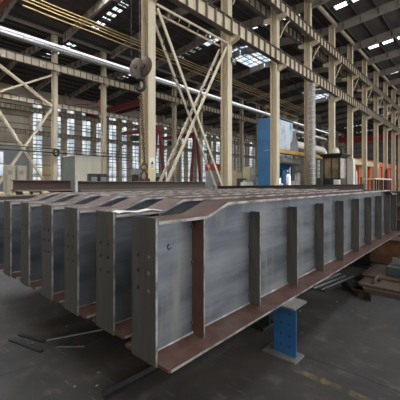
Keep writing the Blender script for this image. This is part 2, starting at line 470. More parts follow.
R1X = [9.2 + 6.05 * i for i in range(12)]
R2X = [14.5 + 6.0 * i for i in range(17)]
R3X = [14.0 + 6.0 * i for i in range(15)]
UP1, LO1 = (14.3, 15.15), (10.5, 11.4)
UP2, LO2 = (13.8, 14.6), (10.15, 10.7)
UP3, LO3 = (13.85, 14.65), (9.95, 10.65)
lab1 = ['cream steel column beside the hanging hook block, safety sign on its face',
        'cream steel column carrying the small black number plate',
        'cream steel column with the blue filter housing standing behind it',
        'steel column hidden low down by the pale spiral duct',
        'steel column rising behind the dark machine cabin']
c0 = None
for i, x in enumerate(R1X):
    lb = lab1[i] if i < 5 else '%s cream steel column past the spiral duct in the row beside the girders' % ORD[i - 4]
    if c0 is None:
        c0 = thing('steel_column', (x, ROW[0], 0), lb, 'column', 'columns of the row beside the girders')
        column_parts(c0, M['cream'], VAL - .05, [(-1, UP1[0]), (1, UP1[0]), (-1, LO1[0])])
        o = c0.location
        kb = MB()
        kb.tube([(o.x + .3, o.y - .28, 12.7), (o.x + .34, o.y - .45, 13.2), (o.x + .9, o.y - .55, 13.95), (o.x + 1.25, o.y - .6, 14.28)], .045, 8)
        kb.build('knee_brace', M['cream'], c0, smooth=True)
    else:
        dup(c0, (x, ROW[0], 0), lb)
    if i == 0: first_col = c0
c2 = None
for i, x in enumerate(R2X):
    lb = ['beige column at the crossed braces above the electric cabinets', 'beige column at the corner of the pale panelled booth'][i] if i < 2 else '%s beige column along the middle row, counted past the pale panelled booth' % ORD[i - 2]
    if c2 is None:
        c2 = thing('steel_column', (x, ROW[1], 0), lb, 'column', 'columns of the middle row')
        column_parts(c2, M['creamfar'], VAL - .05, [(-1, UP2[0]), (1, UP2[0]), (1, LO2[0])], .6, .45)
    else: dup(c2, (x, ROW[1], 0), lb)
c3 = None
for i, x in enumerate(R3X):
    lb = '%s beige column against the long window wall, counted from the cabinet end' % ORD[i]
    if c3 is None:
        c3 = thing('steel_column', (x, ROW[2], 0), lb, 'column', 'columns against the window wall')
        column_parts(c3, M['creamfar'], VAL - .05, [(-1, UP3[0]), (-1, LO3[0])], .6, .45)
    else: dup(c3, (x, ROW[2], 0), lb)

# ------------------------------------------------------------------ crane runway beams, one thing per span
def make_span(x0, L, y, z0, z1, m, label, group, ribs=7, rib_objects=True, w=.34):
    root = thing('crane_runway_beam', (x0 + L / 2, y, z0), label, 'crane beam', group)
    a, b = x0 + .012, x0 + L - .012
    MB().box(a, b, y - .008, y + .008, z0 + .025, z1 - .025).build('web', m, root)
    MB().box(a, b, y - w/2, y + w/2, z1 - .025, z1).build('top_flange', M['beamdark'], root)
    MB().box(a, b, y - w/2, y + w/2, z0, z0 + .025).build('bottom_flange', M['beamdark'], root)
    MB().box(a, b, y - .035, y + .035, z1, z1 + .1).build('rail', M['beamdark'], root)
    rb = MB()
    for k in range(ribs):
        x = a + (b - a) * (k + .5) / ribs
        if rib_objects:
            MB().box(x - .03, x + .03, y - w/2 + .02, y - .008, z0 + .025, z1 - .025).build('rib', M['ribdark'], root)
        else: rb.box(x - .035, x + .035, y - w/2 + .02, y - .008, z0 + .025, z1 - .025)
    if not rib_objects: rb.build('rib', M['ribdark'], root)
    return root
def spans(xs, y, zz, m, what, group, ribs, rib_objects):
    proto = None
    L = xs[1] - xs[0]
    for i, x in enumerate(xs[:-1]):
        lb = '%s span of %s' % (ORD[i], what)
        if proto is None: proto = make_span(x, L, y, zz[0], zz[1], m, lb, group, ribs, rib_objects)
        else: dup(proto, (x + L / 2, y, zz[0]), lb)
X1 = [R1X[0] - 6.05 * 2, R1X[0] - 6.05] + R1X
X2 = [8.5] + R2X
X3 = [8.0] + R3X
spans(X1, ROW[0] - .62, UP1, M['cream'], 'the high ribbed crane beam on the near face of the cream columns', 'high crane beam spans, near side of the first row', 8, True)
spans(X1, ROW[0] + .62, UP1, M['creamfar'], 'the high crane beam hidden behind the cream columns', 'high crane beam spans, far side of the first row', 8, True)
spans(X1, ROW[0] - .62, LO1, M['cream'], 'the lower ribbed crane beam on the cream columns', 'lower crane beam spans of the first row', 8, True)
spans(X2, ROW[1] - .65, UP2, M['creamfar'], 'the ribbed crane beam under the bright duct on the middle row', 'high crane beam spans of the middle row', 8, True)
spans(X2, ROW[1] + .65, LO2, M['creamfar'], 'the lower crane beam behind the middle row', 'lower crane beam spans of the middle row', 8, True)
spans(X3, ROW[2] - .65, UP3, M['creamfar'], 'the high crane beam along the window wall', 'high crane beam spans along the window wall', 8, True)
spans(X3, ROW[2] - .65, LO3, M['creamfar'], 'the lower crane beam along the window wall', 'lower crane beam spans along the window wall', 8, True)

# valley struts along the column heads (one per row, and gutters)
tag(MB().ibar((HALL_X0, ROW[0] - .5, VAL - .35), (100, ROW[0] - .5, VAL - .35), .3, .22).build('eaves_strut', M['creamfar']), 'long pale strut running along the heads of the cream columns', 'strut')
tag(MB().ibar((HALL_X0, ROW[1] - .5, VAL - .35), (110, ROW[1] - .5, VAL - .35), .3, .22).build('eaves_strut', M['rafter']), 'long dull strut along the heads of the middle row columns', 'strut')

# ------------------------------------------------------------------ roof rafters, one thing per frame and aisle half
def rafter(x, ya, yb, label, group):
    root = thing('roof_rafter', (x, (ya + yb) / 2, min(roof_z(ya), roof_z(yb)) - 1.1), label, 'rafter', group)
    za, zb = roof_z(ya) - .26, roof_z(yb) - .26
    h = .78
    m = M['rafter']
    MB().poly([(x - .008, ya, za - h), (x - .008, yb, zb - h), (x - .008, yb, zb), (x - .008, ya, za)], (.016, 0, 0)).build('web', m, root)
    for nm, o in (('top_flange', 0), ('bottom_flange', -h)):
        MB().bar((x, ya, za + o), (x, yb, zb + o), .26, .025, (0, 0, 1)).build(nm, m, root)
    n = 7
    for k in range(n):
        t = (k + .5) / n
        y = ya + (yb - ya) * t; z = za + (zb - za) * t
        MB().box(x - .12, x - .008, y - .03, y + .03, z - h + .015, z - .015).build('rib', M['beamdark'], root)
    return root
for half, (ya, yb, who) in enumerate(((11.35, .1, 'over the girder aisle'), (12.05, 23.25, 'over the near slope of the middle aisle'), (34.6, 23.45, 'over the far slope of the middle aisle'),
                                    (35.4, 46.4, 'over the near slope of the window aisle'), (57.6, 46.6, 'over the far slope of the window aisle'))):
    p = None
    for i in range(15):
        x = R1X[0] + 6.05 * (i - 1) if half < 3 else 8.5 + 6.0 * i
        lb = '%s dark roof rafter %s' % (ORD[i], who)
        g = 'roof rafters ' + who
        if p is None: p = rafter(x, ya, yb, lb, g)
        else: dup(p, (x, p.location.y, p.location.z), lb)

# ------------------------------------------------------------------ bracing
def laced_brace(p, q, y0, y1, label, w=.15, m=None):
    """two angles in the planes y0 and y1, laced together."""
    m = m or M['cream']
    root = thing('diagonal_brace', (p[0], (y0 + y1) / 2, min(p[1], q[1])), label, 'brace', 'crossed braces between the columns')
    P = lambda a, y: V((a[0], y, a[1]))
    for y in (y0, y1):
        MB().bar(P(p, y), P(q, y), w, .06, (0, 1, 0)).build('chord', m if y == y0 else M['creamfar'], root)
    n = 13
    for k in range(n):
        if k == 6: continue
        t0, t1 = (k + .1) / n, (k + .9) / n
        a = [p[0] + (q[0] - p[0]) * t for t in (t0, t1)]; b = [p[1] + (q[1] - p[1]) * t for t in (t0, t1)]
        s = k % 2
        MB().bar((a[0], y0 if s else y1, b[0]), (a[1], y1 if s else y0, b[1]), .05, .03).build('lacing_bar', M['beamdark'], root)
    return root
laced_brace((9.46, 9.9), (15.0, .45), 11.35, 11.87, 'laced diagonal brace falling from the hook block column to the number plate column')
laced_brace((15.0, 9.9), (9.46, .45), 11.495, 12.035, 'laced diagonal brace rising from the safety sign column foot to the number plate column')
root = thing('strut', (12.2, 11.7, 10.0), 'double horizontal strut above the crossed braces, between hook block and number plate columns', 'strut')
for y in (11.42, 12.02): MB().bar((9.45, y, 10.12), (15.0, y, 10.12), .06, .11).build('chord', M['cream'], root)
for k in range(8):
    x = 9.6 + k * .72
    MB().bar((x, 11.42, 10.12), (x + .4, 12.02, 10.12), .03, .05).build('lacing_bar', M['creamfar'], root)
def brace2(p, q, lab, dy=0):
    root = thing('diagonal_brace', (p[0], 34.9, min(p[1], q[1])), lab, 'brace', 'crossed braces of the middle row')
    for y in (34.78, 35.22):
        MB().bar((p[0], y + dy, p[1]), (q[0], y + dy, q[1]), .16, .07, (0, 1, 0)).build('chord', M['cream'] if y < 35 else M['creamfar'], root)
brace2((8.5, 9.8), (14.2, .5), 'diagonal brace falling behind the electric cabinets to a beige column foot')
brace2((14.2, 9.8), (8.5, .5), 'diagonal brace rising behind the electric cabinets to a beige column', .12)
brace2((8.5, 13.6), (14.2, 10.1), 'upper diagonal brace falling to the beige column above the electric cabinets')
brace2((14.2, 13.5), (8.5, 10.2), 'upper diagonal brace rising towards the bright duct above the electric cabinets', .12)

# ------------------------------------------------------------------ long bright duct and conductor rails
root = thing('bright_trough', (40, 34.2, 15.9), 'long bright line on a grey round trough along the middle row', 'light')
y, z, r = 34.15, 16.2, .30
d = MB(); d.tube([(x, y, z) for x in (2, 100)], r, 20); d.build('trough', M['galv'], root, smooth=True)
for k in range(16):
    x = 2.5 + k * 6.05
    MB().tube([(x, y - .20, z + .30), (x + 5.95, y - .20, z + .30)], .11, 12).build('glow_tube', M['tube'], root, smooth=True)  # glowing tubes give the trough its bright upper line
for k in range(48):
    x = 3 + k * 2.0
    MB().ring((x, y, z), (1, 0, 0), r + .005, .02, 20, 5).build('joint_ring', M['galvdull'], root, smooth=True)
for i, (yy, zz) in enumerate(((28.0, 17.35), (28.0, 17.05), (28.0, 16.75), (28.0, 16.3))):
    c = MB(); c.tube([(x, yy, zz - .05 * (k % 2)) for k, x in enumerate([9 + 6.05 * j / 2 for j in range(22)])], .045, 6)
    tag(c.build('conductor_rail', M['gold'], smooth=True), ['topmost', 'second', 'third', 'lowest'][i] + ' of the thin yellow conductor rails strung under the dark roof', 'conductor rail', 'yellow conductor rails under the roof')

# ------------------------------------------------------------------ the row of girders
GL_, GTOP, GLOW = 7.1, .972, .885
TF, BF, PW = .26, .46, .246
ZB = .53
def end_plate_mesh():
    """plate with six bolt holes cut through it (local, base at z 0, x thickness .016)"""
    t = .016
    holes = [(sy * .052, z) for z in (.66, .56, .45) for sy in (-1, 1)]
    r = .0145
    n = 10
    ys = [-PW/2, -.075, -.029, .029, .075, PW/2]
    zs = [0, .42, .48, .53, .59, .63, .69, .905]
    bm = bmesh.new()
    vc = {}
    def vert(x, y, z):
        k = (round(x, 5), round(y, 5), round(z, 5))
        if k not in vc: vc[k] = bm.verts.new(k)
        return vc[k]
    def holed(y0, y1, z0, z1):
        for h in holes:
            if y0 < h[0] < y1 and z0 < h[1] < z1: return h
    for i in range(len(ys) - 1):
        for j in range(len(zs) - 1):
            y0, y1, z0, z1 = ys[i], ys[i+1], zs[j], zs[j+1]
            h = holed(y0, y1, z0, z1)
            for x in (0, t):
                if not h:
                    bm.faces.new([vert(x, y0, z0), vert(x, y1, z0), vert(x, y1, z1), vert(x, y0, z1)])
                else:
                    ring = [vert(x, h[0] + r * math.cos(2*math.pi*(k+.5)/8), h[1] + r * math.sin(2*math.pi*(k+.5)/8)) for k in range(8)]
                    cs = [vert(x, y1, z1), vert(x, y0, z1), vert(x, y0, z0), vert(x, y1, z0)]
                    # ring vertices 0,1 lie at 22.5 and 67.5 degrees (quadrant 1), and so on
                    for q in range(4):
                        bm.faces.new([cs[q], ring[2*q], ring[2*q+1]])
                        bm.faces.new([cs[q], ring[2*q+1], ring[(2*q+2) % 8], cs[(q+1) % 4]])
            if h:
                for k in range(8):
                    a, b = [(h[0] + r * math.cos(2*math.pi*(m_+.5)/8), h[1] + r * math.sin(2*math.pi*(m_+.5)/8)) for m_ in (k, k+1)]
                    f = bm.faces.new([vert(0, *a), vert(0, *b), vert(t, *b), vert(t, *a)])
    per = [(ys[0], ys[-1])]
    for i in range(len(ys) - 1):
        for z in (zs[0], zs[-1]): bm.faces.new([vert(0, ys[i], z), vert(0, ys[i+1], z), vert(t, ys[i+1], z), vert(t, ys[i], z)])
    for j in range(len(zs) - 1):
        for y in (ys[0], ys[-1]):
            f = bm.faces.new([vert(0, y, zs[j]), vert(0, y, zs[j+1]), vert(t, y, zs[j+1]), vert(t, y, zs[j])])
            f.material_index = 1
    bmesh.ops.recalc_face_normals(bm, faces=bm.faces)
    me = bpy.data.meshes.new('end_plate'); bm.to_mesh(me); bm.free()
    me.materials.append(M['plate']); me.materials.append(M['edge'])
    return me
def ribbon(profile, width, t, edge_mi=1, chamfer=0):
    """plate following (x,z) profile (top face), width in y, thickness t; side faces get edge_mi."""
    mb = MB()
    n = len(profile)
    for (x, z) in profile:
        mb.v += [V((x, -width/2, z)), V((x, width/2, z)), V((x, width/2, z - t)), V((x, -width/2, z - t))]
    for i in range(n - 1):
        a, b = 4 * i, 4 * i + 4
        for k, mi in ((0, 0), (1, edge_mi), (2, 0), (3, edge_mi)):
            k2 = (k + 1) % 4
            mb.f.append([a + k, a + k2, b + k2, b + k]); mb.mi.append(mi)
    mb.f.append([0, 1, 2, 3]); mb.mi.append(edge_mi)
    mb.f.append([4 * (n - 1) + k for k in (3, 2, 1, 0)]); mb.mi.append(edge_mi)
    return mb
girder_labels = ['steel plate girder closest to the blue support stand, stiffened web fully in view',
                 'second steel girder from the blue stand, white paper strip lying on its end',
                 'third steel girder from the blue stand in the row', 'fourth steel girder from the blue stand in the row',
                 'fifth steel girder from the blue stand in the row', 'sixth steel girder from the blue stand in the row',
                 'seventh steel girder from the blue stand, last of the row beside the timber offcuts']
def make_girder():
    root = thing('steel_girder', (0, 0, 0), girder_labels[0], 'girder', 'row of stacked steel plate girders')
    def put(me, name, loc=(0, 0, 0), rotz=0, parent=root):
        o = bpy.data.objects.new(name, me); COL.objects.link(o); o.parent = parent; o.location = loc; o.rotation_euler = (0, 0, rotz); return o
    e, t = .018, .02
    top = [(e, GLOW), (.47, GLOW), (.72, GTOP), (GL_ - .72, GTOP), (GL_ - .47, GLOW), (GL_ - e, GLOW)]
    # web follows the flange
    wp = [(x, z - t) for x, z in top]
    wb = MB(); wb.poly([(e, -.005, .018)] + [(x, -.005, z) for x, z in wp] + [(GL_ - e, -.005, .018)], (0, .01, 0))
    put(wb.mesh('web', M['web']), 'web')
    put(ribbon(top, TF, t).mesh('top_flange', [M['rustred'], M['edge']]), 'top_flange')
    # bottom flange, clipped corners
    h, c = BF / 2, .012
    e2 = .0165
    bo = [(e2, -h + c), (e2 + c, -h), (GL_ - e2 - c, -h), (GL_ - e2, -h + c), (GL_ - e2, h - c), (GL_ - e2 - c, h), (e2 + c, h), (e2, h - c)]
    bb = MB(); bb.poly([(x, y, 0) for x, y in bo], (0, 0, .018))
    me = bb.mesh('bottom_flange', [M['rustred'], M['edge']])
    for p in me.polygons:
        if abs(p.normal.y) > .9: p.material_index = 1
    put(me, 'bottom_flange')
    ep = end_plate_mesh()
    put(ep, 'end_plate', (0, 0, 0)); put(ep, 'end_plate', (GL_, 0, 0), math.pi)
    # stiffeners both sides, nine a side
    def stiff(hgt, m):
        s = MB()
        s.poly([(-.006, -.025, .0), (-.006, -.122, 0), (-.006, -.122, hgt), (-.006, -.025, hgt), (-.006, -.0055, hgt - .02), (-.006, -.0055, .03)], (.012, 0, 0))
        for z in (.08, hgt * .62, hgt * .93):
            s.lathe((-.011, -.012, z - .016), (0, 0, 1), [(0, .002), (.008, .009), (.022, .008), (.03, .002)], 6)
        me = s.mesh('stiffener', [m, M['edge']])
        for p in me.polygons:
            if p.normal.y < -.9 and abs(p.center.y + .122) < .001: p.material_index = 1
        return me
    sm, sr = stiff(.845, M['stiff']), stiff(GLOW - t - .018 - .003, M['redstiff'])
    for i in range(9):
        x = .445 + .75 * i
        first = i == 0
        put(sr if first else sm, 'stiffener', (x, 0, .0185))
        put(sr if first else sm, 'stiffener', (x, 0, .0185), math.pi)
    for s in (-1, 1):
        w = MB()
        x = .02
        while x < GL_ - .05:
            l = .06
            w.poly([(x, s * .0055, .0185), (x, s * .013, .0185), (x, s * .0055, .026)], (l, 0, 0)); x += l
        put(w.mesh('weld_seam', M['weld']), 'weld_seam')
    w = MB()
    w.box(-.001, .004, -PW/2 - .004, -PW/2 + .002, .05, .90)
    return root
g0 = make_girder()
GPOS = [(1.205, 1.585), (1.253, 2.128), (1.234, 2.647), (1.228, 3.155), (1.218, 3.72), (1.201, 4.265), (1.205, 4.82)]
for i, (x, y) in enumerate(GPOS):
    if i == 0: g0.location = (x, y, ZB)
    else: dup(g0, (x, y, ZB), girder_labels[i])
lug = MB(); lug.ring((1.42, 1.577, 1.215), (0, 1, 0), .016, .005, 10, 5, a0=math.pi * .6, a1=math.pi * 2.0)
tag(lug.build('wire_loop', M['dark'], smooth=True), 'small dark wire loop stuck on the web of the girder closest to the stand', 'wire')
# the things the girders rest on
def stand():
    root = thing('support_stand', (2.78, 1.44, 0), 'blue painted steel stand with bolt holes under the girder edge', 'stand')
    b = MB(); b.box(2.66, 2.85, 1.255, 1.60, 0, .016); b.build('base_plate', M['steelgrey'], root)
    b = MB(); b.box(2.60, 2.86, 1.235, 1.66, .512, ZB - .001); b.build('cap_plate', M['steelgrey'], root)
    xf = 2.735
    f = MB(); f.box(xf, xf + .012, 1.285, 1.515, .017, .511); fo = f.build('face_plate', M['bluestand'], root)
    for yy in (1.44, 1.35):
        for zz in (.10, .20, .31, .41):
            h = MB(); h.lathe((xf + .001, yy, zz), (-1, 0, 0), [(0, .012), (.003, .012), (.0035, .007), (.0015, .006)], 12)
            h.build('bolt_hole', M['slate'], fo)
    MB().box(xf + .012, xf + .10, 1.392, 1.404, .017, .511).build('web_plate', M['bluestand'], root)
    MB().box(xf + .10, xf + .112, 1.36, 1.515, .017, .511).build('back_plate', M['bluestand'], root)
    return root
stand()
cb = MB(); cb.ibar((3.15, 1.80, ZB / 2), (3.15, 5.05, ZB / 2), ZB - .004, .28, .014, .022)
tag(cb.build('cross_beam', M['bar']), 'dark cross beam on the floor under the girders behind the blue stand', 'beam')
cb = MB(); cb.ibar((6.7, 1.62, ZB / 2), (6.7, 5.05, ZB / 2), ZB - .004, .28, .014, .022)
tag(cb.build('cross_beam', M['bar']), 'dark cross beam under the girders at the rust box beam end', 'beam')
# white paper strip on the second girder's end
pp = MB(); n = 16
for i in range(n + 1):
    t = i / n
    x = 1.30 + .41 * t
    y0 = 2.128 - .128 + .02 * math.sin(5 * t); y1 = y0 + .085 + .03 * math.sin(7 * t + 1)
    z = ZB + GLOW + .006 + .006 * (1 + math.sin(11 * t))
    pp.v += [V((x, y0, z)), V((x, y1, z + .004)), V((x, y1, z + .001)), V((x, y0, z - .003))]
for i in range(n):
    a, b = 4 * i, 4 * i + 4
    for k in range(4): pp.f.append([a + k, a + (k + 1) % 4, b + (k + 1) % 4, b + k]); pp.mi.append(0)
pp.f += [[0, 1, 2, 3], [4*n+3, 4*n+2, 4*n+1, 4*n]]; pp.mi += [0, 0]
tag(pp.build('paper_strip', M['paper'], smooth=True), 'crumpled white paper strip lying on the second girder end', 'paper')

# ------------------------------------------------------------------ bits on the floor
def onfloor(u, v, z=0.0):
    d = 310 * (1.65 - z) / (v - 183); r = (u - 200) / 310 * d
    return V((.739 * d + .674 * r, .674 * d - .739 * r, z))
a = MB(); a.angle((1.255, 2.16, .002), (2.6, 2.10, .002), .05, .006, (0, 0, 1), 1)
tag(a.build('angle_bar', M['bar']), 'dark steel angle bar lying on the floor at the girder end', 'steel bar')
def floorbar(p, q, w, h, label, m='bar'):
    a, b = onfloor(*p), onfloor(*q)
    a.z = b.z = h / 2 + .001
    return tag(MB().bar(a, b, w, h).build('flat_bar', M[m]), label, 'steel bar')
floorbar((46, 341), (103, 330), .018, .012, 'long thin bright edged bar on the dark floor pointing at the girders', 'steelgrey')
floorbar((57, 347.3), (84, 347), .012, .008, 'short thin rod lying alone beside the long thin bar', 'steelgrey')
floorbar((20, 335), (45, 342), .05, .01, 'upper of the two dark flat bars crossed at the long thin bar')
floorbar((10, 340), (42, 352), .04, .01, 'lower dark flat bar on the floor by the long thin bar')
sc = [(66.5, 326.5), (33, 343.5), (75, 387), (97, 386), (98.5, 373), (300, 311), (337, 302), (302, 333), (352, 311)]
slab = ['beneath the third girder end', 'on the dark flat bar', 'on the open dark floor', 'by the angle bar end, the larger', 'by the angle bar end, the smaller', 'at the blue stand cap', 'near the twisted scrap', 'beyond the blue stand foot', 'between the stand and the rusty plates']
for (u, v), s in zip(sc, slab):
    p = onfloor(u, v)
    k = MB(); k.poly([p + V((.012 * math.cos(a) * random.uniform(.6, 1.3), .012 * math.sin(a) * random.uniform(.4, 1.2), .001)) for a in [i * math.pi / 3 for i in range(6)]], (0, 0, .006))
    tag(k.build('metal_chip', M['edge']), 'tiny pale metal chip on the floor ' + s, 'chip', 'metal chips on the floor')
# rods under the girder
for i in range(6):
    y = 1.72 + .055 * i; x0 = 4.70 + .05 * random.random(); x1 = 5.75 + .1 * random.random()
    r = MB(); r.tube([(x0 + .0, y + .05, .018), (x1, y - .10, .018)], .014, 8)
    tag(r.build('steel_rod', M['brightbar' if i % 2 else 'bar'], smooth=True), '%s steel rod of the bundle on the floor, counted from the twisted scrap' % ORD[i], 'rod', 'rods on the floor under the girder')
# twisted scrap
s = MB(); pts = []
A, Bp = onfloor(346, 290), onfloor(371, 302)
N = 14
for i in range(N + 1):
    t = i / N
    p = A.lerp(Bp, t)
    zt = .05 + .035 * math.sin(9 * t) + .03 * t
    dn = V((.05 + .03 * math.sin(7 * t), .085, 0))
    s.v += [p + V((0, 0, zt)), p + dn + V((0, 0, zt + .02 + .02 * math.sin(5 * t))), p + dn + V((0, 0, .004)), p + V((0, 0, .001))]
for i in range(N):
    a, b = 4 * i, 4 * i + 4
    for k in range(4): s.f.append([a + k, a + (k + 1) % 4, b + (k + 1) % 4, b + k]); s.mi.append(0)
s.f += [[0, 1, 2, 3], [4*N+3, 4*N+2, 4*N+1, 4*N]]; s.mi += [0, 0]
tag(s.build('scrap_strip', M['rustdull']), 'twisted rusty steel scrap lying beside the bundle of rods', 'scrap')
# stack of rusty plates
for i, (z0, z1, x0, x1, y0, y1) in enumerate(((0, .06, 5.14, 6.6, -1.6, 1.36), (.062, .10, 5.20, 6.5, -1.2, 1.44), (.102, .13, 5.62, 6.55, -1.4, 1.50))):
    q = MB(); q.poly([(x0, y0, z0), (x1, y0, z0), (x1, y1, z0), (x0 + .03, y1, z0), (x0, y1 - .03, z0)], (0, 0, z1 - z0))
    tag(q.build('steel_plate', M['rustdull']), ['bottom rusty plate of the low pile near the twisted scrap', 'middle rusty plate of the low pile near the twisted scrap', 'top rusty plate of the low pile near the twisted scrap'][i], 'steel plate', 'low pile of rusty plates')
rr = MB()
for k in range(7):
    a = k * math.pi / 6 - .2
rr.ring((5.42, 1.22, .103), (0.2, 1, 0.1), .09, .028, 14, 6, a0=-math.pi/2, a1=math.pi/2)
tag(rr.build('lifting_eye', M['rustdull'], smooth=True), 'rusty bent lifting eye on the low plate pile', 'lifting eye')
q = MB(); q.box(5.80, 6.4, -.6, 1.17, .132, .29); tag(q.build('steel_block', M['slate'], bevel=.01), 'slate coloured steel block on the rusty plate pile', 'steel block')
q = MB(); q.box(6.0, 6.3, -.4, 1.12, .292, .345); q.box(6.0, 6.03, -.4, 1.12, .345, .40); tag(q.build('steel_channel', M['steelgrey']), 'pale steel channel lying on the slate block', 'steel channel')
# rusty box beam, transverse beyond the plate pile
root = thing('box_beam', (7.2, 1.0, 0), 'rust orange box beam lying across beyond the plate pile', 'beam')
MB().box(7.15, 7.165, -2.0, 2.3, .045, .50).build('side_plate', M['rust'], root)
MB().box(7.55, 7.565, -2.0, 2.3, .045, .50).build('side_plate', M['rust'], root)
MB().box(7.08, 7.64, -2.0, 2.3, .5, .525).build('top_plate', M['rustdull'], root)
MB().box(7.08, 7.64, -2.0, 2.3, .02, .045).build('bottom_plate', M['rustdull'], root)
MB().box(7.10, 7.62, 1.1, 1.25, 0, .02).build('packer', M['bar'], root)
# stacked dark beams past the girders' far end
for i in range(4):
    z0 = .01 + i * .36
    x = 9.05 + .05 * (i % 2)
    q = MB(); q.ibar((x, -3, z0 + .178), (x, 3.6 - .25 * (i % 3), z0 + .178), .354, .30, .012, .018)
    o = q.build('rolled_beam', [M['stock']])
    tag(o, '%s dark rolled beam from the floor in the stack past the girder ends' % ORD[i], 'beam', 'dark beams stacked past the girder ends')

# ------------------------------------------------------------------ stock behind the girders
def stock_beam(x0, x1, y, z0, h, w, m, label, group):
    root = thing('stacked_beam', ((x0 + x1) / 2, y, z0), label, 'beam', group)
    MB().box(x0, x1, y - .008, y + .008, z0 + .02, z0 + h - .02).build('web', m, root)
    MB().box(x0, x1, y - w/2, y + w/2, z0, z0 + .02).build('flange', M['ribdark' if m is not M['stockdark'] else 'stockdark'], root)
    MB().box(x0, x1, y - w/2, y + w/2, z0 + h - .02, z0 + h).build('flange', M['ribdark' if m is not M['stockdark'] else 'stockdark'], root)
    return root
for i in range(6):
    stock_beam(2.95 - .05 * i, 4.28 - .04 * (i % 2), 9.0 + .02 * i, .002 + .289 * i, .285, .4, M['stockred'], '%s reddish beam from the floor in the stack below the electric cabinets' % ORD[i], 'reddish beams below the cabinets')
tag(MB().box(4.14, 4.19, 8.55, 8.60, 0, 1.86).build('marker_post', M['white']), 'thin white post between the reddish beams and the long brown pile', 'post')
for i in range(6):
    stock_beam(4.34, 9.6 + .1 * i, 8.75 + .03 * i, .002 + .285 * i, .281, .45, M['stock'], '%s brown beam from the floor in the long pile behind the girders' % ORD[i], 'brown beams behind the girders')
for i in range(3):
    stock_beam(10.2, 34.0 - i, 8.2 + .04 * i, .002 + .51 * i, .505, .5, M['stockdark'], '%s dark beam from the floor in the pile below the machine cabin' % ORD[i], 'dark beams below the machine cabin')
# bench with pale timber offcuts
root = thing('steel_trestle', (2.0, 6.0, 0), 'low dark steel trestle carrying pale timber offcuts', 'trestle')
MB().box(1.2, 2.8, 5.7, 6.4, 1.37, 1.43).build('top_plate', M['dark'], root)
for x in (1.3, 2.7):
    for yy in (5.75, 6.33): MB().box(x - .04, x + .04, yy - .03, yy + .03, 0, 1.37).build('leg', M['dark'], root)
for i in range(7):
    x = 1.42 + .19 * i; yy = 6.0 + .06 * (i % 3)
    dx = random.uniform(.02, .08); dy = random.uniform(.12, .2)
    p0, p1 = V((x - dx, yy - dy, 1.452)), V((x + dx, yy + dy, 1.452 + .03 * (i % 2)))
    tag(MB().bar(p0, p1, .10, .035).build('timber_offcut', M['wood']), '%s pale timber offcut on the dark trestle, counted from the cabinets' % ORD[i], 'offcut', 'timber offcuts on the trestle')

# ------------------------------------------------------------------ electric cabinets
def cabinet(x0, x1, y0, y1, h, label):
    root = thing('electric_cabinet', ((x0 + x1) / 2, (y0 + y1) / 2, 0), label, 'cabinet', 'electric cabinets behind the girders')
    MB().box(x0, x1, y0, y1, .08, h).build('body', M['cab'], root, bevel=.02)
    MB().box(x0 + .03, x1 - .03, y0 + .04, y1 - .03, 0, .08).build('plinth', M['dark'], root)
    d = MB().box(x0 + .04, x1 - .04, y0 - .02, y0 - .001, .14, h - .07).build('door', M['cab'], root)
    MB().box(x1 - .14, x1 - .11, y0 - .045, y0 - .021, h * .45, h * .55).build('handle', M['dark'], d)
    v = MB()
    for k in range(4): v.box(x0 + .08, x1 - .16, y0 - .028, y0 - .021, h - .42 + .05 * k, h - .40 + .05 * k)
    v.build('vent_slat', M['dark'], d)
    s = MB().box(x0 - .02, x0 - .001, y0 + .05, y1 - .05, .14, h - .07).build('side_panel', M['cab'], root)
cabinet(4.52, 4.92, 16.2, 16.6, 2.48, 'grey beige electric cabinet standing before the crossed braces, the one farther from the white post')
cabinet(4.99, 5.40, 16.2, 16.6, 2.48, 'grey beige electric cabinet standing before the crossed braces, closer to the white post')

root = thing('partition', (9.5, 37, 0), 'dark grey partition with one small window behind the electric cabinets', 'partition')
MB().box(4.0, 12.6, 37.0, 37.12, 0, 5.6).build('panel', M['panelgrey'], root)
fo = MB().box(8.75, 10.15, 36.93, 36.998, 2.3, 5.0).build('window_frame', M['girt'], root)
MB().box(8.85, 10.05, 36.90, 36.928, 2.4, 3.6).build('pane', M['window'], fo)
MB().box(8.85, 10.05, 36.90, 36.928, 3.72, 4.9).build('pane', M['window'], fo)
# ------------------------------------------------------------------ panelled booth and things before it
root = thing('panelled_booth', (20.2, 40, 0), 'pale panelled booth with grey side wall behind the beige column', 'booth')
MB().box(18.3, 22.3, 38.0, 38.1, 0, 5.1).build('front_wall', M['panel'], root)
r = MB()
for k in range(14): r.box(18.36 + k * .29, 18.40 + k * .29, 37.97, 38.0, .1, 5.0)
r.build('panel_rib', M['panel'], root)
MB().box(18.3, 18.4, 38.1, 41.8, 0, 5.1).build('side_wall', M['panelgrey'], root)
MB().box(22.2, 22.3, 38.1, 41.8, 0, 5.1).build('side_wall', M['panelgrey'], root)
MB().box(18.3, 22.3, 41.7, 41.8, 0, 5.1).build('back_wall', M['panelgrey'], root)
MB().box(18.2, 22.4, 37.9, 41.9, 5.1, 5.2).build('roof', M['panel'], root)
for i, (u0, u1, vt) in enumerate(((86, 92, 174), (93, 101, 173.5))):
    x0 = 13.9 + .95 * i; h = 2.5
    root = thing('dark_machine', (x0 + .6, 26.4, 0), ['dark machine box standing before the pale booth, on the cabinet side', 'dark machine box before the pale booth, beside the brown pile end'][i], 'machine', 'dark machine boxes before the booth')
    MB().box(x0, x0 + .75, 26.0, 26.6, .3, h).build('housing', M['dark'], root, bevel=.05)
    MB().box(x0 + .1, x0 + .65, 26.1, 26.5, 0, .3).build('base', M['dark'], root)
    MB().box(x0 + .1, x0 + .65, 25.97, 25.999, 1.2, 2.2).build('hatch', M['tank'], root)
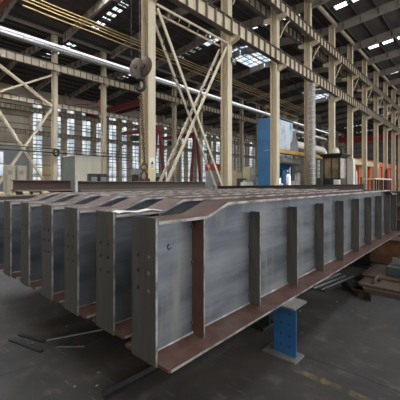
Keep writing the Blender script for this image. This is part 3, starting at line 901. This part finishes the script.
# dark workbenches / clutter before the windows between booth and first column
for i, (x, y, h) in enumerate(((20.6, 28.5, 3.1), (22.2, 28.8, 2.4), (24.0, 28.6, 2.8))):
    root = thing('shop_machine', (x, y, 0), ['dark shop machine with raised head between booth and chain', 'low dark shop machine, middle of the three by the chain', 'dark shop machine closest to the hanging chain'][i], 'machine', 'shop machines before the windows')
    MB().box(x - .7, x + .7, y - .5, y + .5, 0, h * .55).build('base', M['dark'], root, bevel=.04)
    MB().box(x - .25, x + .2, y - .35, y + .35, h * .55, h).build('column', M['dark'], root, bevel=.04)
    MB().box(x - .45, x + .5, y - .45, y + .3, h * .82, h * 1.02).build('head', M['tank'], root, bevel=.05)
    MB().tube([(x + .5, y, h * .55), (x + .9, y, h * .7)], .05, 8).build('lever', M['rust'], root)

# ------------------------------------------------------------------ hook block, chain, clamp
hx, hy = 8.05, 10.75
def P(u, v, d):  # picture point at depth d (only used to read off real positions)
    r = (u - 200) / 310 * d
    return V((.739 * d + .674 * r, .674 * d - .739 * r, 1.65 + (183 - v) / 310 * d))
D = 12.6
c = P(142, 67, D)
root = thing('hook_block', (c.x, c.y, c.z - 1.3), 'brown twin sheave hook block hanging in front of the cream column', 'hook block')
ax = V((.62, .78, 0)).normalized(); sd = V((.78, -.62, 0))
right = V((.674, -.739, 0))
for s, cc in ((-1, P(136.5, 68, D + .12)), (1, P(144.5, 66.5, D - .12))):
    sh = MB(); axv = (V((.739, .674, 0)) * 1.0 + right * (.75 if s > 0 else .75)).normalized()
    sh.lathe(cc - axv * .06, axv, [(0, .12), (.0, .36), (.03, .40), (.055, .36), (.065, .36), (.09, .40), (.12, .36), (.12, .12)], 28)
    so = sh.build('sheave', M['brownhook'], root, smooth=True)
    hb = MB(); hb.lathe(cc - axv * .10, axv, [(0, .09), (.2, .09)], 14); hb.build('hub', M['dark'], so, smooth=True)
cr = P(140.5, 77, D)
yk = MB(); yk.box(cr.x - .14, cr.x + .14, cr.y - .14, cr.y + .14, cr.z - .12, cr.z + .34); yk.build('yoke', M['dark'], root, bevel=.03)
hk = MB()
hc = P(140.5, 86.5, D)
hpts = [hc + V((0, 0, .42))] + [hc + right * (.18 * math.sin(t) * 1.0) + V((0, 0, .05 + .21 * math.cos(t))) for t in [i * math.pi / 8 for i in range(0, 13)]]
hk.tube(hpts, .05, 10, radii=[.05, .05] + [.055 + .02 * math.sin(i / 12 * math.pi) for i in range(11)] + [.03])
hk.build('hook', M['dark'], root, smooth=True)
for (u, dd, nm) in ((131.2, .1, 'rope'), (139.6, -.1, 'rope'), (147.6, -.1, 'rope')):
    a_ = P(u, 64, D + dd)
    if u == 131.2:
        MB().tube([a_, V((a_.x, a_.y, 16.0))], .014, 6).build('rope', M['dark'], root)
    else:
        MB().tube([a_, V((a_.x, a_.y, 16.0))], .012, 6).build('rope', M['beamdark'], root)
# chain
p0, p1 = P(141.0, 92, D), P(144.2, 164, D)
ch = MB(); n = 30
for i in range(n):
    t = (i + .5) / n
    c_ = p0.lerp(p1, t)
    axv = V((.739, .674, 0)) if i % 2 else right
    ch.ring(c_, axv, .068, .018, 12, 5, sx=.62, up=(0, 0, 1))
tag(ch.build('load_chain', M['chain'], smooth=True), 'rusty load chain hanging down from the hook block', 'chain')
# clamp on the chain end
q = P(144.2, 170, D)
root = thing('lifting_clamp', (q.x, q.y, q.z - .75), 'rusty brown plate clamps hanging on the load chain end', 'clamp')
MB().ring(q + V((0, 0, .12)), V((.739, .674, 0)), .13, .03, 16, 6).build('ring', M['chain'], root, smooth=True)
for s in (-1, 1):
    o_ = q + right * (.12 * s)
    b = MB(); b.tube([q + V((0, 0, .03)), o_ + V((0, 0, -.18)), o_ + V((0, 0, -.34))], .035, 8); b.build('sling', M['chain'], root, smooth=True)
    b = MB(); b.poly([o_ + right * x + V((0, 0, z)) for x, z in ((-.10, -.34), (.10, -.34), (.13, -.52), (.06, -.75), (-.02, -.75), (-.02, -.58), (-.11, -.52))], V((.739, .674, 0)) * .07); b.build('jaw', M['brownhook' if s < 0 else 'rustdull'], root, bevel=.01)

# safety sign on first column, number plate on the second
fy = ROW[0] - .55 / 2
root = thing('safety_sign', (R1X[0], fy - .01, 2.15), 'small white and yellow safety sign on the hook block column', 'sign')
MB().box(R1X[0] - .15, R1X[0] + .15, fy - .012, fy - .001, 2.2, 2.85).build('board', M['signwhite'], root)
tri = MB(); tri.poly([(R1X[0] - .09, fy - .015, 2.52), (R1X[0] + .09, fy - .015, 2.52), (R1X[0], fy - .015, 2.70)], (0, .0025, 0)); tri.build('symbol', M['black'], root)
MB().box(R1X[0] - .15, R1X[0] + .15, fy - .0145, fy - .0122, 2.2, 2.33).build('stripe', M['signyel'], root)
tx = MB()
for k in range(3): tx.box(R1X[0] - .11, R1X[0] + .11 - .04 * (k % 2), fy - .0145, fy - .0122, 2.37 + .05 * k, 2.39 + .05 * k)
tx.build('text_line', M['black'], root)
nx, nz = R1X[1] + .32, 1.65 + 124 / 310 * 18.9
root = thing('number_plate', (nx, fy - .05, nz - .2), 'small black number plate with pale digits on a cream column', 'sign')
npb = MB(); npb.lathe((nx, fy - .03, nz), (0, -1, 0), [(0, .27), (.02, .27)], 20); npb.build('plate', M['black'], root)
MB().box(nx - .32, nx - .1, fy - .028, fy - .012, nz - .03, nz + .03).build('arm', M['cream'], root)
cu = bpy.data.curves.new('digits', 'FONT'); cu.body = '20'; cu.size = .30; cu.align_x = 'CENTER'; cu.align_y = 'CENTER'; cu.extrude = .004
tmp = bpy.data.objects.new('digits_tmp', cu); COL.objects.link(tmp)
bpy.context.view_layer.update()
me = bpy.data.meshes.new_from_object(tmp.evaluated_get(bpy.context.evaluated_depsgraph_get()))
bpy.data.objects.remove(tmp); bpy.data.curves.remove(cu)
me.transform(Matrix.Rotation(math.pi / 2, 4, 'X')); me.materials.clear(); me.materials.append(M['signwhite'])
dg_ = bpy.data.objects.new('digits', me); COL.objects.link(dg_); dg_.parent = root; dg_.location = V((nx, fy - .056, nz)) - root.location

for i, (z, r) in enumerate(((4.95, .07), (5.35, .05))):
    tag(MB().tube([(6, 34.45, z), (24, 34.45, z)], r, 8).build('pipe_run', M['dark'], smooth=True), ['lower', 'upper'][i] + ' of two thin dark pipes crossing behind the electric cabinets', 'pipe')
root = thing('hose_reel', (14.3, 34.0, 4.4), 'black hose reel on the beige column above the cabinets', 'hose reel')
MB().ring((14.3, 34.1, 4.95), (.3, -1, 0), .34, .12, 20, 8).build('hose', M['dark'], root, smooth=True)
MB().lathe((14.3, 34.25, 4.95), (0, -1, 0), [(0, .12), (.3, .12)], 12).build('hub', M['beamdark'], root, smooth=True)
# ------------------------------------------------------------------ red cranes
def bridge_crane(x, y0, y1, z, label, m, h=.9):
    root = thing('bridge_crane', (x, (y0 + y1) / 2, z), label, 'crane')
    for s in (-1, 1):
        g = MB(); yy = [y0, y0 + 2.2, y1 - 2.2, y1]; zb = [z + h * .5, z, z, z + h * .5]
        g.poly([(x + s * .9 - .2, a, b) for a, b in zip(yy, zb)] + [(x + s * .9 - .2, y1, z + h), (x + s * .9 - .2, y0, z + h)], (.4, 0, 0))
        g.build('girder', m, root)
    for y in (y0 + .2, y1 - .2): MB().box(x - 1.8, x + 1.8, y - .2, y + .2, z + h * .4, z + h * .95).build('end_carriage', m, root)
    t = MB().box(x - 1.1, x + 1.1, (y0 + y1) / 2 - 1, (y0 + y1) / 2 + 1, z + h, z + h + .6).build('trolley', M['dark'], root)
    return root
bridge_crane(31.5, 36.2, 57.5, 14.37, 'dark red bridge crane spanning the window aisle above the pale booth', M['crane'], 1.0)
bridge_crane(106, 12.1, 34.5, 14.6, 'bright red bridge crane far down the middle aisle', M['cranebright'], 1.7)
bridge_crane(6.3, 12.1, 33.7, 14.9, 'dark red bridge crane high over the electric cabinets under the roof', M['crane'], .9)
def semi_gantry(x, label):
    root = thing('gantry_crane', (x, 33, 0), label, 'crane', 'red semi gantry cranes at the middle row')
    zt = 8.4
    for s in (-1, 1):
        g = MB(); g.bar((x + s * 1.25, 33, .35), (x + s * .32, 33, zt), .34, .34, (0, 1, 0)); g.build('leg', M['crane'], root)
    MB().box(x - 1.6, x + 1.6, 32.8, 33.2, 0, .4).build('wheel_beam', M['crane'], root)
    MB().box(x - .6, x + .6, 32.75, 33.25, zt, zt + .3).build('leg_cap', M['crane'], root)
    g = MB(); g.poly([(x - .25, 32.4, zt + .3), (x - .25, 41.6, zt + .75), (x - .25, 41.6, zt + 1.15), (x - .25, 32.4, zt + 1.15)], (.5, 0, 0)); g.build('girder', M['crane'], root)
    MB().box(x - .4, x + .4, 38.0, 39.0, zt - .45, zt + .28).build('hoist', M['dark'], root)
semi_gantry(27.7, 'red semi gantry crane with leaning legs beside the safety sign column')
semi_gantry(35.2, 'red semi gantry crane with splayed legs framed by the crossed braces')
# wall jib on the second middle column
root = thing('jib_crane', (20.5, 36.2, 10.8), 'short dark red jib arm reaching from the beige column by the booth', 'crane')
MB().ibar((20.4, 36.4, 11.55), (18.4, 40.2, 11.75), .35, .22).build('arm', M['crane'], root)
MB().box(20.3, 20.7, 35.32, 36.0, 10.9, 12.1).build('bracket', M['crane'], root)
MB().bar((20.4, 35.9, 11.5), (19.9, 37.2, 11.5), .2, .5).build('hoist', M['dark'], root)

# ------------------------------------------------------------------ middle ground machines
# dark stock and red cabinet between the braces
for i in range(4):
    q = MB(); q.ibar((21.5, 21.0 + .5 * i, .30 + .0 * i), (25.0, 21.5 + .5 * i, .30), .596, .40)
    tag(q.build('dark_beam', M['bar']), '%s dark beam of the low layer seen between the crossed braces' % ORD[i], 'beam', 'dark beams seen between the braces')
for i in range(3):
    q = MB(); q.ibar((22.0, 21.3 + .5 * i, .90), (24.8, 21.8 + .5 * i, .90), .596, .40)
    tag(q.build('dark_beam', M['bar']), '%s dark beam of the upper layer seen between the crossed braces' % ORD[i], 'beam', 'dark beams stacked on the low layer')
q = P(213, 174, 32)
root = thing('red_cabinet', (q.x, q.y, 0), 'red topped cabinet standing behind the foot of the crossed braces', 'cabinet')
MB().box(q.x - .6, q.x + .6, q.y - .5, q.y + .5, .1, 2.9).build('body', M['tank'], root, bevel=.03)
MB().box(q.x - .64, q.x + .64, q.y - .54, q.y + .54, 2.9, 3.6).build('top', M['cranebright'], root, bevel=.03)
MB().box(q.x - .5, q.x + .5, q.y - .4, q.y + .4, 0, .1).build('plinth', M['dark'], root)
# pale crates and cream machine between second column and blue housing
def place_box(name, u, v, d, w, dp, h, m, label, cat, parts=True, group=None):
    q = P(u, v, d)
    root = thing(name, (q.x, q.y, 0), label, cat, group)
    MB().box(q.x - w/2, q.x + w/2, q.y - dp/2, q.y + dp/2, .12, h).build('body', m, root, bevel=.03)
    MB().box(q.x - w/2 + .06, q.x + w/2 - .06, q.y - dp/2 + .06, q.y + dp/2 - .06, 0, .12).build('base', M['dark'], root)
    MB().box(q.x - w/2 + .1, q.x + w/2 - .1, q.y - dp/2 - .02, q.y - dp/2 - .001, h * .45, h - .15).build('panel', M['panel'], root)
    return root
place_box('storage_crate', 236.5, 175, 33, 1.0, .8, 2.9, M['wood'], 'pale timber crate standing beside the number plate column', 'crate')
place_box('dark_machine', 241.5, 178, 31, .7, .7, 2.1, M['dark'], 'small dark machine between the timber crate and cream machine', 'machine')
mq = place_box('cream_machine', 249, 172, 34, .9, .9, 3.4, M['paleyel'], 'tall cream machine between timber crate and blue filter housing', 'machine')
place_box('white_machine', 247, 182, 29, 1.1, .7, 1.75, M['white'], 'low white machine in front of the tall cream machine', 'machine')
place_box('tool_cabinet', 255, 176, 33, .6, .6, 2.5, M['tank'], 'grey tool cabinet at the edge of the blue filter housing', 'cabinet')

# blue filter housing
bx0, bx1, by0, by1 = 26.0, 29.1, 14.0, 16.1
root = thing('filter_housing', (27.2, 15, 0), 'big blue filter housing with peeling white side behind the cream column', 'machine')
MB().box(bx0 - .045, bx0 - .005, by0, by1, 1.3, 7.7).build('end_panel', M['bluemach'], root)
MB().box(bx0 + .04, bx1, by0, by0 + .04, 3.9, 7.6).build('peeling_panel', M['peel'], root)
MB().box(bx0 + .04, bx1, by0 + .04, by1, 3.9, 7.6).build('body', M['bluemach'], root)
MB().box(bx0 - .04, bx1 + .04, by0 - .04, by1 + .04, 7.7, 7.82).build('lid', M['bluemach'], root)
r = MB()
for z in (3.4, 5.7): r.box(bx0 - .07, bx0 - .045, by0, by1, z, z + .06)
r.build('panel_rib', M['bluemach'], root)
hp = MB(); hp.add([(bx0, by0, 3.5), (bx1, by0, 3.5), (bx1, by1, 3.5), (bx0, by1, 3.5), (26.9, 14.8, 1.9), (27.6, 14.8, 1.9), (27.6, 15.3, 1.9), (26.9, 15.3, 1.9), (bx0, by0, 3.9), (bx1, by0, 3.9), (bx1, by1, 3.9), (bx0, by1, 3.9)],
    [(0, 1, 5, 4), (1, 2, 6, 5), (2, 3, 7, 6), (3, 0, 4, 7), (4, 5, 6, 7), (8, 9, 1, 0), (9, 10, 2, 1), (10, 11, 3, 2), (11, 8, 0, 3)]); hp.build('hopper', M['bluemach'], root)
for x in (bx0 + .1, bx1 - .1):
    for y in (by0 + .1, by1 - .1): MB().box(x - .09, x + .09, y - .09, y + .09, 0, 3.5).build('leg', M['bluemach'], root)
# clutter under it
place_box('orange_pump', 266, 181, 30, .7, .6, 1.9, M['orange'], 'orange pump unit under the blue filter housing', 'machine')

# platform with railing, beside the column row
root = thing('work_platform', (30, 13.0, 0), 'ochre edged work platform in front of the peeling blue housing', 'platform')
MB().box(23.0, 33.2, 12.35, 13.7, 4.32, 4.42).build('deck', M['tank'], root)
MB().box(23.0, 33.2, 12.28, 12.35, 4.15, 4.48).build('edge_beam', M['yellow'], root)
for x in (23.3, 28.6, 32.9):
    MB().box(x - .08, x + .08, 12.45, 12.61, 0, 4.32).build('leg', M['galvdull'], root)
# high gallery with railing seen left of the spiral duct
root = thing('high_gallery', (29, 19, 7.9), 'high gallery with thin yellow railings above the peeling housing', 'platform')
gx0, gx1, gy = 30.0, 38.0, 17.6
MB().box(gx0, gx1, gy, gy + 1.2, 9.0, 9.1).build('deck', M['beamdark'], root)
for z in (9.6, 10.15): MB().tube([(gx0, gy, z), (gx1, gy, z)], .035, 6).build('rail', M['yellow'], root)
for k in range(6):
    x = gx0 + (gx1 - gx0) * k / 5
    MB().tube([(x, gy, 9.1), (x, gy, 10.15)], .03, 6).build('post', M['yellow'], root)
for x in (gx0 + .1, gx1 - .1):
    MB().box(x - .07, x + .07, gy + .5, gy + .64, 0, 9.0).build('leg', M['beamdark'], root)
# spiral duct before the fourth column
root = thing('spiral_duct', (26.9, 11.05, 0), 'pale vertical spiral duct in front of a steel column', 'duct')
sx_, sy_ = 26.7, 11.05
MB().tube([(sx_, sy_, .0), (sx_, sy_, 10.35)], .27, 18).build('pipe', M['galvdull'], root, smooth=True)
for k in range(24): MB().ring((sx_, sy_, .4 + .42 * k), (0, 0, 1), .275, .03, 18, 5).build('seam_ring', M['galv'], root, smooth=True)
# round tank and pipes around the platform
q = (27.2, 12.95)
root = thing('round_tank', (q[0], q[1], 4.42), 'grey round tank standing on the ochre platform', 'tank')
MB().lathe((q[0], q[1], 4.425), (0, 0, 1), [(0, .35), (.9, .35), (1.2, .18), (1.5, .15), (1.75, .15)], 18).build('shell', M['tank'], root, smooth=True)
MB().tube([(q[0], q[1], 6.1), (q[0], q[1], 6.4), (q[0] + .6, q[1], 6.5)], .13, 10).build('outlet', M['galvdull'], root, smooth=True)
def pipe(pts, r, m, label, cat='pipe'):
    return tag(MB().tube(pts, r, 12).build('pipe_run', m, smooth=True), label, cat)
pipe([(24.7, 13.1, 3.7), (28.3, 13.1, 3.55)], .3, M['galvdull'], 'fat dull pipe slung beneath the ochre platform')
pipe([(29.2, 13.9, 5.5), (36.4, 13.9, 5.5), (37.0, 13.9, 5.2), (37.1, 13.9, 4.3)], .38, M['panel'], 'fat beige duct bending down behind the dark cabin')
pipe([(29.2, 14.8, 7.2), (40, 14.8, 7.2)], .2, M['galv'], 'straight pale pipe above the fat beige duct')
for i, (u, v, d, r, h, m, lb) in enumerate(((284.5, 176, 29, .30, 3.0, 'bluemach', 'blue drum standing below the fat dull pipe'), (288.5, 180, 26.5, .2, 2.5, 'galv', 'bright steel cylinder beside the blue drum'),
                                     (293, 182, 27, .22, 1.9, 'tank', 'grey steel cylinder, second past the blue drum'), (297.5, 178, 28, .26, 2.7, 'galvdull', 'dull steel cylinder beside the platform leg'), (281.5, 183, 26, .15, 1.7, 'white', 'slim white gas cylinder against the cream column'))):
    q = P(u, v, d)
    root = thing('steel_drum', (q.x, q.y, 0), lb, 'drum')
    MB().lathe((q.x, q.y, 0), (0, 0, 1), [(0, r), (h * .9, r), (h * .97, r * .6)], 16).build('shell', M[m], root, smooth=True)
    MB().lathe((q.x, q.y, h * .97), (0, 0, 1), [(0, r * .35), (h * .05, r * .3)], 10).build('valve', M['dark'], root, smooth=True)
# white notice board right of the platform leg
q = P(318.5, 168, 33)
root = thing('notice_board', (q.x, q.y, 0), 'pale notice board with blue stripes between duct and dark cabin', 'board')
MB().box(q.x - .32, q.x + .32, q.y - .03, q.y + .03, 2.2, 4.1).build('board', M['white'], root)
st = MB()
for k in range(4): MB().box(q.x - .26, q.x + .26, q.y - .035, q.y - .031, 2.45 + .42 * k, 2.55 + .42 * k).build('stripe', M['bluemach'], root)
for s in (-.25, .25): MB().box(q.x + s - .03, q.x + s + .03, q.y - .03, q.y + .03, 0, 2.2).build('leg', M['dark'], root)
# dark machine cabin
cx0, cx1, cy0, cy1, ch_ = 29.6, 31.6, 9.65, 11.2, 4.15
root = thing('machine_cabin', (30.6, 10.4, 0), 'dark glazed machine cabin with flared top behind the girders', 'cabin')
MB().box(cx0, cx1, cy0, cy1, 1.5, 2.1).build('base', M['dark'], root)
for x in (cx0 + .08, cx1 - .08):
    for y in (cy0 + .08, cy1 - .08): MB().box(x - .08, x + .08, y - .08, y + .08, 0, ch_).build('corner_post', M['dark'], root)
MB().box(cx0 + .03, cx0 + .06, cy0 + .16, cy1 - .16, 2.1, 3.95).build('end_pane', M['glasswarm'], root)
MB().box(cx0 + .16, cx1 - .16, cy0 + .03, cy0 + .06, 2.1, 3.95).build('side_pane', M['glasswarm'], root)
MB().box(cx0 + .2, cx1 - .2, cy0 + .3, cy1 - .3, 2.1, 3.3).build('console', M['dark'], root)
MB().box(cx0, cx0 + .09, (cy0 + cy1) / 2 - .05, (cy0 + cy1) / 2 + .05, 2.1, 3.95).build('mullion', M['dark'], root)
rf = MB(); e = .3
rf.add([(cx0 - e, cy0 - e, 4.3), (cx1 + e, cy0 - e, 4.3), (cx1 + e, cy1 + e, 4.3), (cx0 - e, cy1 + e, 4.3), (cx0, cy0, 4.0), (cx1, cy0, 4.0), (cx1, cy1, 4.0), (cx0, cy1, 4.0), (cx0 - e, cy0 - e, 4.38), (cx1 + e, cy0 - e, 4.38), (cx1 + e, cy1 + e, 4.38), (cx0 - e, cy1 + e, 4.38)],
       [(4, 7, 6, 5), (0, 1, 5, 4), (1, 2, 6, 5), (2, 3, 7, 6), (3, 0, 4, 7), (8, 9, 10, 11), (0, 8, 9, 1), (1, 9, 10, 2), (2, 10, 11, 3), (3, 11, 8, 0)]); rf.build('flared_roof', M['dark'], root)
MB().lathe((30.4, 10.3, 4.38), (0, 0, 1), [(0, .35), (.4, .3), (.6, .15)], 14).build('vent_cap', M['panel'], root, smooth=True)
q = P(334, 182.5, 28)
place_box('white_motor', 337, 182, 27.6, .5, .45, 1.95, M['white'], 'small white motor box in front of the dark cabin foot', 'motor')
# cream cabinets past the cabin
place_box('tall_cabinet', 350, 170, 30.5, .7, .8, 4.0, M['panel'], 'tall cream cabinet next to the dark machine cabin', 'cabinet')
place_box('rust_cabinet', 354, 176, 32, .5, .5, 3.0, M['rust'], 'narrow rusty cabinet beside the tall cream cabinet', 'cabinet')
root = thing('gantry_beam', (45, 12.8, 0), 'pale yellow beam on posts running past the tall cream cabinet', 'beam')
MB().ibar((37.5, 13.2, 4.65), (60.5, 13.2, 4.65), .8, .4).build('beam', M['paleyel'], root)
for x in (38, 60): MB().box(x - .12, x + .12, 13.08, 13.32, 0, 4.24).build('post', M['paleyel'], root)
# orange machines far down the aisle
lo = ['first', 'second', 'third', 'fourth', 'fifth']
p = None
for i in range(5):
    x = 54 + 6.1 * i
    lb = '%s orange press along the aisle past the pale yellow beam' % lo[i]
    if p is None:
        p = thing('orange_press', (x, 15, 0), lb, 'press', 'orange presses down the middle aisle')
        for s in (-1, 1): MB().box(x + s * 1.5 - .35, x + s * 1.5 + .35, 14.2, 15.6, 0, 4.7).build('upright', M['orange'], p)
        MB().box(x - 1.85, x + 1.85, 14.1, 15.7, 4.7, 5.5).build('crown', M['orange'], p)
        MB().box(x - 1.1, x + 1.1, 14.4, 15.5, 2.6, 4.6).build('ram', M['orange'], p)
        MB().box(x - 1.3, x + 1.3, 14.2, 15.6, 0, 1.4).build('bed', M['dark'], p)
    else: dup(p, (x, 15, 0), lb)
# flat cart and small red tank
root = thing('flat_cart', (42, 9.4, 0), 'long pale topped flat cart in front of the orange presses', 'cart')
MB().box(38.5, 47, 8.8, 10.0, 2.05, 2.2).build('deck', M['panel'], root)
for k in range(8):
    x = 39 + k * 1.07
    MB().box(x - .06, x + .06, 8.85, 8.97, .5, 2.05).build('stake', M['stockdark'], root)
MB().box(38.6, 46.9, 8.9, 9.9, .3, .5).build('chassis', M['dark'], root)
for x in (39.4, 46.1):
    for y in (8.9, 9.9): MB().lathe((x, y - .06, .3), (0, 1, 0), [(0, .3), (.12, .3)], 14).build('wheel', M['dark'], root)
q = P(387, 174, 44)
root = thing('red_tank', (q.x, q.y, 0), 'small red tank standing between the far cream columns', 'tank')
MB().lathe((q.x, q.y, .3), (0, 0, 1), [(0, .3), (3.0, .3), (3.4, .12)], 16).build('shell', M['cranebright'], root, smooth=True)
MB().box(q.x - .4, q.x + .4, q.y - .4, q.y + .4, 0, .3).build('base', M['dark'], root)

# ------------------------------------------------------------------ camera and light
cam_d = bpy.data.cameras.new('camera'); cam = bpy.data.objects.new('camera', cam_d); COL.objects.link(cam)
cam.location = (0, 0, 1.65); cam.rotation_euler = (math.pi / 2, 0, -math.atan2(.739, .674))
cam_d.sensor_width = 36; cam_d.lens = 36 * 310 / 400; cam_d.shift_y = -17 / 400
cam_d.clip_start = .05; cam_d.clip_end = 400
scene.camera = cam
w = bpy.data.worlds.new('world'); scene.world = w; w.use_nodes = True
bg = w.node_tree.nodes['Background']; bg.inputs[0].default_value = (.95, .97, 1.0, 1); bg.inputs[1].default_value = 1.25
vs = scene.view_settings
vs.view_transform = 'Standard'; vs.look = 'None'; vs.gamma = 1; vs.exposure = 0.85; vs.use_curve_mapping = False
